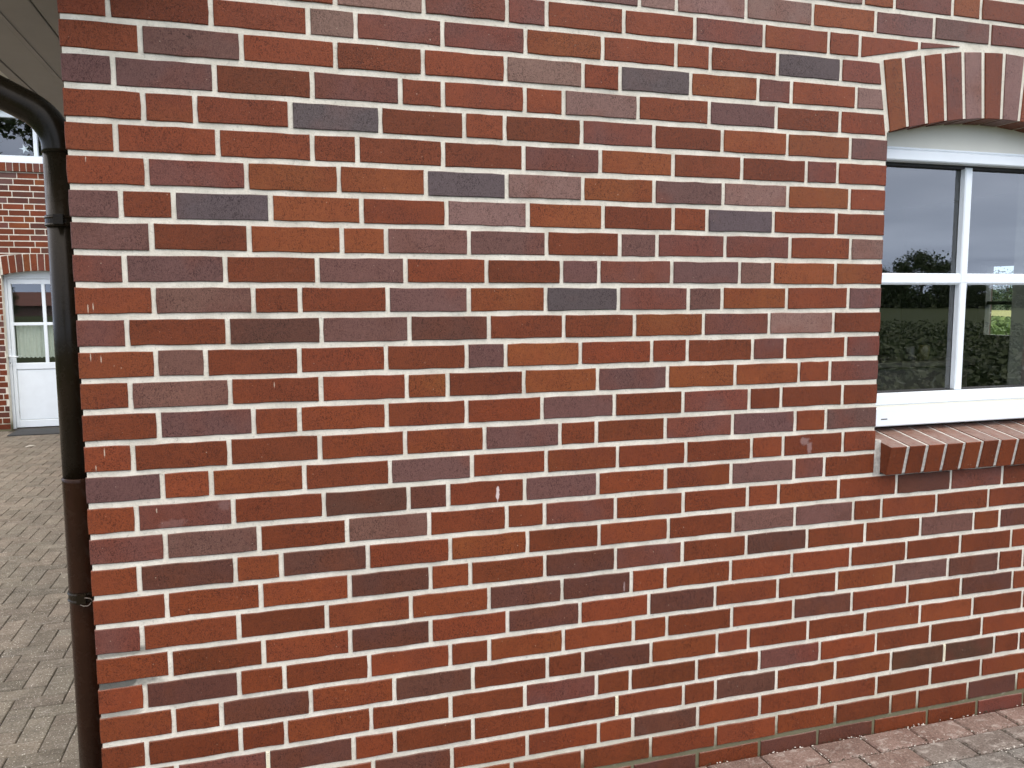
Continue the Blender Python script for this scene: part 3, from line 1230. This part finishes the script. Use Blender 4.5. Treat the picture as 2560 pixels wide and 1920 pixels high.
for zb, wire in ((1.852, False), (.790, True)):
    mb = MB()
    for dzz in (-.012, .008):
        mb.tube([(PX, PY, zb + dzz - .004), (PX, PY, zb + dzz), (PX, PY, zb + dzz + .004)], [PR + .004, PR + .0065, PR + .004], 32)
    mb.tube([(PX, PY, zb - .014), (PX, PY, zb + .014)], PR + .0042, 32)
    mb.box(PX + .030, .012, PY - .012, PY + .012, zb - .010, zb + .010)
    mb.box(PX - .012, PX + .012, PY - PR - .022, PY - PR + .004, zb - .012, zb + .014)
    br = mb.build('pipe_clamp', M['pipe_top'], dp, False)
    if wire:
        mb = MB()
        loop = [(PX + .012 + .016 * math.cos(t * .55) * (1 + .2 * math.sin(t)), PY - PR - .020 - .003 * math.sin(t * .9), zb - .006 + .012 * math.sin(t * .55)) for t in range(12)]
        mb.tube(loop, .0014, 6)
        mb.build('wire', simple('old_wire', (.22, .19, .16), .5, .5), br, True)
mb = MB()
mb.tube([(PX + .040, PY - .036, 1.84), (PX + .039, PY - .036, 1.868)], .004, 8)
mb.build('clamp_bolt', M['pipe_top'], dp)

# ------------------------------------------------------------------ the wing behind: brick wall, door, windows
WYF = 9.30
wing = thing('brick_wall', (-2.5, WYF, 0), 'small distant brick wall of the wing behind the downpipe, with an arched doorway', 'wall')
WP, WB = .0768, .0640
DX0, DX1, DC = -2.652, -1.735, -2.193
WW0, WW1, WWZ0, WWZ1 = -2.80, -1.58, 3.349, 4.00
WJ = {38: -2.466, 37: -2.522, 36: -2.345, 35: -2.517, 34: -2.348, 33: -2.526, 32: -2.475, 31: -2.532, 30: -2.480, 29: -2.539,
      39: -2.500, 40: -2.446, 41: -2.400}
HEADERS = {36: (-2.345, -2.230), 34: (-2.348, -2.231), 32: (-2.240, -2.127), 29: (-2.308, -2.192), 38: (-2.287, -2.118)}


def w_out(x):
    """outer and inner curve of the doorway arch"""
    t = (x - DC) / .46
    return 2.242 - .040 * t * t, 2.021 - .058 * t * t


wrest = MB()
wc = 0
for k in range(0, 56):
    z0 = .0076 + k * WP + .0065
    z1 = z0 + WB
    rng = random.Random(4000 + k)
    base = WJ.get(k, (-2.50 if k % 2 else -2.44) + rng.uniform(-.03, .03))
    js = [base]
    x = base
    while x < -.2:
        x += .1175 if (k in HEADERS and abs(x - HEADERS[k][0]) < .02) or rng.random() < .12 and x > -2.0 else .235
        js.append(x)
    x = base
    while x > -6:
        x -= .1175 if rng.random() < .12 else .235
        js.insert(0, x)
    js = [j for j in js if -6 < j < -.05] + [-.01]
    spans = [(js[i] + .005, js[i + 1] - .005) for i in range(len(js) - 1)]
    out = []
    for a, b in spans:
        if z1 < 1.96:
            if a < DX0 < b:
                b = DX0
            elif a < DX1 < b:
                a = DX1
            elif a >= DX0 and b <= DX1:
                continue
        elif z0 < 2.24:
            mid = (a + b) / 2
            lim = .51
            if abs(a - DC) < lim and abs(b - DC) < lim:
                continue
            if a < DC - lim < b:
                b = DC - lim - .005
            elif a < DC + lim < b:
                a = DC + lim + .005
        if WWZ0 - .118 < (z0 + z1) / 2 < WWZ1:
            if a < WW0 < b:
                b = WW0
            elif a < WW1 < b:
                a = WW1
            elif a >= WW0 and b <= WW1:
                continue
        if b - a > .02:
            out.append((a, b))
    for a, b in out:
        vis_ = -3.05 < (a + b) / 2 < -1.95 and z1 < 3.5
        mb = MB() if vis_ and wc < 280 else wrest
        mb.tint(*tint_of(rng.choices('rdhvmo' if k > 3 else 'dvhk', (30, 30, 12, 14, 6, 8) if k > 3 else (3, 3, 2, 2))[0], rng))
        mb.prism([(a, z0), (b, z0), (b, z1), (a, z1)], WYF + rng.uniform(-.001, .001), WYF + .07, .002)
        if mb is not wrest:
            mb.build('brick', M['brick'], wing)
            wc += 1
struct(wrest.build('brickwork', M['brick'], wing), None, 'stuff')
mo2 = MB()
YM = WYF + .003


def m2(pts):
    n = len(pts)
    mo2.add([(x, YM, z) for x, z in pts] + [(x, WYF + .10, z) for x, z in pts], [tuple(range(n))] + [(i, n + i, n + (i + 1) % n, (i + 1) % n) for i in range(n)])


m2([(-6, -.05), (DX0 + .003, -.05), (DX0 + .003, 2.26), (-6, 2.26)])
m2([(DX1 - .003, -.05), (-.01, -.05), (-.01, 2.26), (DX1 - .003, 2.26)])
for i in range(12):
    a, b = DX0 + (DX1 - DX0) * i / 12, DX0 + (DX1 - DX0) * (i + 1) / 12
    m2([(a, w_out(a)[1]), (b, w_out(b)[1]), (b, 2.26), (a, 2.26)])
m2([(-6, 2.26), (-.01, 2.26), (-.01, WWZ0 - .11), (-6, WWZ0 - .11)])
m2([(-6, WWZ0 - .11), (WW0, WWZ0 - .11), (WW0, 4.35), (-6, 4.35)])
m2([(WW1, WWZ0 - .11), (-.01, WWZ0 - .11), (-.01, 4.35), (WW1, 4.35)])
m2([(WW0, WWZ1), (WW1, WWZ1), (WW1, 4.35), (WW0, 4.35)])
mo2.build('mortar', M['mortar'], wing)
da = holder('door_arch', wing)
nb = 13
tj = [DC - .450 + .900 * i / 11.2 for i in range(13)]
for i in range(11):
    ta, tb = -2.642 + .0820 * i, -2.642 + .0820 * (i + 1)
    # joints fan out: the outer end leans away from the axis
    ba, bb = ta + (DC - ta) * .035, tb + (DC - tb) * .035
    rng = random.Random(700 + i)
    oa, ob = w_out(ta)[0], w_out(tb)[0]
    ia, ib = w_out(ba)[1], w_out(bb)[1]
    mb = MB()
    mb.tint(*tint_of('rdvorhdrrvd'[i], rng))
    mb.prism([(ba + .005, ia), (bb - .005, ib), (tb - .006, ob - .010), (ta + .006, oa - .010)], WYF - .003, WYF + .11, .002)
    mb.build('brick', M['brick'], da)
for sg in (-1, 1):
    x0, x1 = DC + sg * .495, DC + sg * .21
    x0, x1 = min(x0, x1), max(x0, x1)
    rng = random.Random(77 + sg)
    mb = MB()
    mb.tint(*tint_of('d', rng))
    zz_ = .0076 + 28 * WP + .0065
    mb.prism([(x0, w_out(x0)[0] + .006), ((x0 + x1) / 2, w_out((x0 + x1) / 2)[0] + .004), (x1, min(w_out(x1)[0] + .004, zz_ + WB - .003)), (x1, zz_ + WB), (x0, zz_ + WB)], WYF, WYF + .07, .001)
    mb.build('brick', M['brick'], wing)
ws = holder('window_sill', wing)
for i in range(-4, 14):
    xa = -2.507 + .0745 * i
    if xa < WW0 - .02 or xa + .07 > WW1 + .05:
        continue
    rng = random.Random(800 + i)
    mb = MB()
    mb.tint(*tint_of(rng.choice('drdhr'), rng))
    mb.prism([(xa + .0045, 3.241), (xa + .070, 3.241), (xa + .070, 3.347), (xa + .0045, 3.347)], WYF - .03, WYF + .11, .002)
    mb.build('brick', M['brick'], ws)
mb = MB()
mb.box(WW0 - .0, WW1 + .0, WYF - .024, WYF + .10, 3.243, 3.344)
mb.build('mortar', M['mortar'], ws)
eb = thing('roof_overhang', (-3, 9.1, 4.4), 'pale boxed eave of the wing, a sliver above the downpipe', 'roof overhang')
mb = MB()
mb.box(-6.2, -.56, WYF - .45, WYF + .2, 4.36, 4.60)
mb.build('boxed_eave', M['trim'], eb)

# door
door = thing('door', (DC, WYF + .12, 0), 'white half glazed door with lever handle, partly hidden by the downpipe', 'door')
DY = WYF + .120
mb = MB()
mb.bbox(DX0 - .01, DX0 + .030, DY, DY + .07, .0, 1.945)
mb.bbox(DX1 - .030, DX1 + .01, DY, DY + .07, .0, 1.945)
mb.bbox(DX0 - .01, DX1 + .01, DY - .002, DY + .07, 1.9215, 1.945)
mb.build('frame', M['white'], door)
mb = MB()
pts = [(DX0, 1.947), (DX1, 1.947)] + [(DX1 + (DX0 - DX1) * i / 12, w_out(DX1 + (DX0 - DX1) * i / 12)[1] + .01) for i in range(13)]
mb.prism(pts, DY + .004, DY + .05, .001)
mb.build('arched_panel', M['white'], door)
LX0, LX1 = DX0 + .034, DX1 - .034
GX0, GX1 = -2.579, -1.808
mb = MB()
mb.bbox(LX0, GX0, DY + .006, DY + .06, .012, 1.917)
mb.bbox(GX1, LX1, DY + .006, DY + .06, .012, 1.917)
mb.bbox(GX0, GX1, DY + .0075, DY + .06, 1.856, 1.917)
mb.bbox(GX0, GX1, DY + .0075, DY + .06, .764, .846)
mb.bbox(GX0, GX1, DY + .0075, DY + .06, .012, .104)
mb.build('leaf', M['white'], door)
mb = MB()
mb.bbox(GX0 + .006, GX1 - .006, DY + .017, DY + .05, .110, .757, .006)
mb.build('lower_panel', M['white'], door)
mb = MB()
mb.box(GX0, GX1, DY + .030, DY + .05, .104, .764)
mb.build('panel_gasket', M['panel'], door)
mb = MB()
mb.bbox(GX0, GX1, DY + .012, DY + .03, 1.327, 1.366, .004)
mb.bbox(-2.238, -2.198, DY + .011, DY + .03, .846, 1.856, .004)
mb.build('glazing_bar', M['white'], door)
for x0, x1 in ((GX0 - .01, -2.218), (-2.218, GX1 + .01)):
    for z0, z1 in ((.84, 1.346), (1.346, 1.86)):
        mb = MB()
        mb.add([(x0, DY + .034, z0), (x1, DY + .034, z0), (x1, DY + .034, z1), (x0, DY + .034, z1)], [(0, 1, 2, 3)])
        mb.build('pane', M['glass'], door)
hd = holder('handle', door)
mb = MB()
hp = [(-2.637 + .018 * math.cos(t), .828 + .018 * math.sin(t)) for t in [math.pi + math.pi * k / 8 for k in range(9)]]
hp += [(-2.637 + .018 * math.cos(t), 1.010 + .018 * math.sin(t)) for t in [math.pi * k / 8 for k in range(9)]]
mb.prism(hp, DY - .006, DY + .006, .002)
mb.build('plate', M['white'], hd)
mb = MB()
mb.tube([(-2.637, DY - .004, .937), (-2.637, DY - .040, .937), (-2.630, DY - .050, .937), (-2.58, DY - .052, .934), (-2.532, DY - .050, .930)], [.010, .010, .010, .0095, .008], 12)
mb.build('lever', M['white'], hd, True)
mb = MB()
mb.box(-2.641, -2.633, DY - .0068, DY - .004, .842, .856)
mb.lathe((-2.637, DY - .0064, .862), [(0, 0), (.008, 0), (.008, .001)], 10)
mb.build('keyhole', M['gasket'], hd)
# lace curtain behind the lower panes
mb = MB()
vs_, fs_ = [], []
NX = 90
for i in range(NX + 1):
    x = GX0 + .012 + (GX1 - GX0 - .02) * i / NX
    y = DY + .075 + .010 * math.sin(i * .95) + .004 * math.sin(i * 2.3 + 1)
    zb = .905 + .016 * abs(((i / 3.0) % 2) - 1)
    for z in (zb, .93, 1.0, 1.16, 1.345):
        vs_.append((x, y, z))
for i in range(NX):
    for k in range(4):
        fs_.append((i * 5 + k, (i + 1) * 5 + k, (i + 1) * 5 + k + 1, i * 5 + k + 1))
mb.add(vs_, fs_)
tag(mb.build('curtain', M['curtain'], smooth=True), 'pleated pale lace half curtain behind the glass of the white door', 'curtain')
# room behind the wing
for b in ((-6.2, 0, 10.9, 11.0, 0, 4.6), (-6.2, -6.1, 9.41, 10.9, 0, 4.6), (-.1, 0, 9.41, 10.9, 0, 4.6), (-6.2, 0, 9.41, 11, 4.6, 4.7), (-6.2, 0, 9.41, 11, -.04, 0.0), (-6.1, -.1, 9.55, 10.9, 2.4, 2.6)):
    mb = MB()
    mb.box(*b)
    struct(mb.build('interior_wall', M['dark_floor']), 'dark inside of the wing')

# upper window of the wing
uw = thing('window', (-2.19, WYF + .1, WWZ0), 'white framed upper window over a brick sill, high behind the downpipe', 'window')
mb = MB()
mb.bbox(WW0, WW1, WYF + .02, WYF + .14, 3.349, 3.385)
mb.bbox(WW0, WW1, WYF + .05, WYF + .14, 3.387, 3.412)
mb.build('sill_board', M['white'], uw)
mb = MB()
mb.bbox(WW0, WW1, WYF + .075, WYF + .14, 3.412, 3.450)
mb.bbox(WW0, WW1, WYF + .075, WYF + .14, 3.912, 4.0)
mb.bbox(WW0, WW0 + .06, WYF + .075, WYF + .14, 3.45, 3.912)
mb.bbox(WW1 - .06, WW1, WYF + .075, WYF + .14, 3.45, 3.912)
mb.build('frame', M['white'], uw)
mb = MB()
mb.bbox(-2.212, -2.170, WYF + .072, WYF + .14, 3.449, 3.913)
mb.build('mullion', M['white'], uw)
for x0, x1 in ((WW0 + .05, -2.19), (-2.19, WW1 - .05)):
    mb = MB()
    mb.add([(x0, WYF + .11, 3.44), (x1, WYF + .11, 3.44), (x1, WYF + .11, 3.92), (x0, WYF + .11, 3.92)], [(0, 1, 2, 3)])
    mb.build('pane', M['glass'], uw)
mb = MB()
sx, sz = -2.325, 3.545
star = []
for k in range(10):
    a = math.pi / 2 + math.pi * k / 5 + .3
    r_ = .062 if k % 2 == 0 else .020
    star.append((sx + r_ * math.cos(a), sz + r_ * math.sin(a)))
mb.prism(star, WYF + .13, WYF + .145, .003, None, True)
tag(mb.build('star_ornament', M['white']), 'white star ornament behind the upper window pane', 'ornament')
mb = MB()
for k in range(3):
    cx = sx - .055 + k * .075
    mb.tube([(cx + .022 * math.cos(t * .6), WYF + .150, 3.475 + .016 * math.sin(t * .6) + .002 * t) for t in range(14)], .006, 6)
tag(mb.build('ribbon', M['cream']), 'pale looped ribbon lying under the star in the upper window', 'ribbon')

# doormat
mb = MB()
mb.prism([(-2.555, 8.765), (-1.85, 8.765), (-1.85, 9.245), (-2.555, 9.245)], 0, .012, .004, lambda p: (p[0], p[2], .0145 - p[1]))
tag(mb.build('doormat', M['mat']), 'flat dark grey doormat before the white door', 'doormat')
# a few pale feathers on the paving
for n, (fx, fy, fr) in enumerate(((-2.083, 7.85, .3), (-2.02, 6.0, 1.2), (-1.83, 5.45, .7))):
    mb = MB()
    L = .10
    vv = []
    for k in range(9):
        t = k / 8
        w = .016 * math.sin(math.pi * min(1, t * .9 + .08)) ** .8
        zc_ = .006 + .012 * math.sin(t * math.pi)
        for s_ in (-1, 0, 1):
            px, py = (t - .5) * L, s_ * w
            vv.append((fx + px * math.cos(fr) - py * math.sin(fr), fy + px * math.sin(fr) + py * math.cos(fr), zc_ + (.003 if s_ == 0 else 0)))
    mb.add(vv, [(k * 3 + c, k * 3 + 3 + c, k * 3 + 4 + c, k * 3 + 1 + c) for k in range(8) for c in (0, 1)])
    tag(mb.build('feather', M['trim']), ('small pale feather on the paving, nearest the doormat', 'small pale feather halfway up the paving, farther of the two left of the pipe',
                                         'small pale feather halfway up the paving, nearer of the two left of the pipe')[n], 'feather')['group'] = 'feathers on the paving'


# ------------------------------------------------------------------ country around, seen in reflections and through the pane
def leaves(mb, pts, smin, smax, rng):
    for p in pts:
        s = rng.uniform(smin, smax)
        a = Vector((rng.gauss(0, 1), rng.gauss(0, 1), rng.gauss(0, .6))).normalized()
        b = a.cross(Vector((rng.gauss(0, 1), rng.gauss(0, 1), rng.gauss(0, 1)))).normalized()
        p = Vector(p)
        mb.add([p - a * s, p + b * s * .55, p + a * s, p - b * s * .55], [(0, 1, 2, 3)])


def polar(az, r):
    """azimuth clockwise from -Y, from the mirrored camera"""
    a = math.radians(az)
    return .465 + r * math.sin(a), 2.74 - r * math.cos(a)


def tree(x, y, h, r, label, seed, mat='leaf_tree', n=9000, group='trees across the field mirrored in the window', low=.42):
    rng = random.Random(seed)
    t = thing('tree', (x, y, 0), label, 'tree', group)
    mb = MB()
    mb.tube([(x, y, -.05), (x + .1, y, h * .25), (x - .05, y + .1, h * .55), (x, y, h * .8)], [h * .035, h * .028, h * .018, h * .006], 8)
    for k in range(7):
        a = k * 2.4 + rng.random()
        z0_ = h * rng.uniform(.2, .5)
        mb.tube([(x, y, z0_), (x + math.cos(a) * r * .4, y + math.sin(a) * r * .4, z0_ + h * .14), (x + math.cos(a) * r * .75, y + math.sin(a) * r * .75, z0_ + h * .22)], [h * .012, h * .008, h * .003], 6)
    mb.build('trunk', M['bark'], t, True)
    mb = MB()
    pts = []
    clumps = []
    for k in range(80):
        u, v = rng.random() * 2 * math.pi, rng.uniform(-.75, 1)
        q = math.sqrt(max(0, 1 - v * v)) * rng.uniform(.2, .9) ** .5
        clumps.append((x + math.cos(u) * q * r, y + math.sin(u) * q * r, h * low + v * h * (.96 - low) * rng.uniform(.7, 1), r * rng.uniform(.12, .22)))
    for k in range(n):
        c = rng.choice(clumps)
        pts.append((c[0] + rng.gauss(0, c[3] * .6), c[1] + rng.gauss(0, c[3] * .6), max(.15, c[2] + rng.gauss(0, c[3] * .45))))
    leaves(mb, pts, r * .022, r * .048, rng)
    mb.build('crown', M[mat], t)
    return t


for az, rr, h, r, lb in ((43.5, 150, 9.2, 6.0, 'tall round dark tree mirrored in the left panes of the window'),
                         (40.4, 160, 7.6, 5.5, 'broad dark tree left of the tall round one, mirrored at the pane edge'),
                         (46.6, 150, 4.2, 3.2, 'small dark tree mirrored low in the right pane'),
                         (48.9, 165, 4.0, 4.5, 'low wide tree mirrored at the far right of the pane'),
                         (37.5, 165, 8.0, 6.0, 'dark tree at the end of the row across the field')):
    X, Y = polar(az, rr)
    tree(X, Y, h, r, lb, int(az * 10))
rng = random.Random(5)
mb = MB()
pts = []
for k in range(12000):
    az, rr = rng.uniform(30, 58), rng.uniform(150, 175)
    X, Y = polar(az, rr)
    pts.append((X, Y, rng.uniform(0, 1) ** .8 * (2.9 + .8 * math.sin(az * 3) + .6 * math.sin(az * 7.3))))
leaves(mb, pts, .25, .5, rng)
o = struct(mb.build('hedgerow', M['leaf_tree']), 'dark hedgerow across the field', 'stuff')
# crop field in front of the wall
mb = MB()
pts = []
for k in range(26000):
    az, rr = rng.uniform(30, 58), 9.5 + 36 * rng.random() ** 1.6
    X, Y = polar(az, rr)
    pts.append((X, Y, .12 + .45 * rng.random()))
leaves(mb, pts, .04, .095, rng)
struct(mb.build('crop_plants', M['leaf_crop']), 'leafy green crop mirrored in the lower panes', 'stuff')
mb = MB()
ring = [polar(az, 9) for az in range(25, 64, 3)] + [polar(az, 46) for az in range(61, 24, -3)]
mb.add([(x_, y_, -.03) for x_, y_ in ring], [tuple(range(len(ring)))])
struct(mb.build('crop_field', M['soil']), 'dark soil of the crop field before the house')
# green field and pale grain behind the house, seen through both windows
mb = MB()
pts = []
for k in range(9000):
    az, rr = math.radians(rng.uniform(44, 54)), 20 + 38 * rng.random()
    pts.append((.465 + rr * math.sin(az), -2.4 + rr * math.cos(az), .1 + .4 * rng.random()))
leaves(mb, pts, .10, .26, rng)
struct(mb.build('potato_plants', M['leaf_bright']), 'bright green leafy crop seen through the far window', 'stuff')
mb = MB()
ring = [(.465 + r_ * math.sin(math.radians(a)), -2.4 + r_ * math.cos(math.radians(a))) for r_, a in [(57, a) for a in range(38, 62, 2)] + [(115, a) for a in range(60, 37, -2)]]
mb.add([(x_, y_, .10) for x_, y_ in ring], [tuple(reversed(range(len(ring))))])
struct(mb.build('grain_field', M['grain']), 'pale grain field beyond the green crop')
for k, (az, rr, h, r) in enumerate(((46.2, 122, 4.4, 4.2), (48.2, 125, 5.2, 4.8), (50.3, 122, 4.0, 4.0))):
    a = math.radians(az)
    tree(.465 + rr * math.sin(a), -2.4 + rr * math.cos(a), h, r, ('pale tree at left beyond the field in the far window', 'pale middle tree beyond the field in the far window',
         'pale tree at right beyond the field in the far window')[k], 60 + k, 'leaf_far', 3600, 'trees beyond the field in the far window')
# red roofed shed and shrub mirrored in the door glass
shed = thing('shed', (-26, -88, 0), 'low shed with a red roof mirrored in the glass of the white door', 'shed')
mb = MB()
mb.box(-34, -18, -92, -85, -.05, 1.3)
mb.build('wall', M['house_brick'], shed)
mb = MB()
mb.add([(-34.5, -84.4, 1.15), (-17.5, -84.4, 1.15), (-17.5, -88.5, 2.75), (-34.5, -88.5, 2.75), (-34.5, -92.6, 1.15), (-17.5, -92.6, 1.15)],
       [(0, 1, 2, 3), (3, 2, 5, 4), (0, 3, 4), (1, 5, 2)])
mb.build('roof', M['roof'], shed)
tree(-22.8, -66, 3.6, 1.5, 'small tree before the red roofed shed, mirrored in the door glass', 91, group='trees mirrored in the door glass')
tree(-21.6, -58, 2.2, 1.2, 'low bush like tree at left in the door glass reflection', 92, group='trees mirrored in the door glass')
tree(-13.6, -30, 15.0, 5.0, 'tall dark tree mirrored in the upper window and in the top of the door glass', 93, group='trees mirrored in the door glass', low=.6)
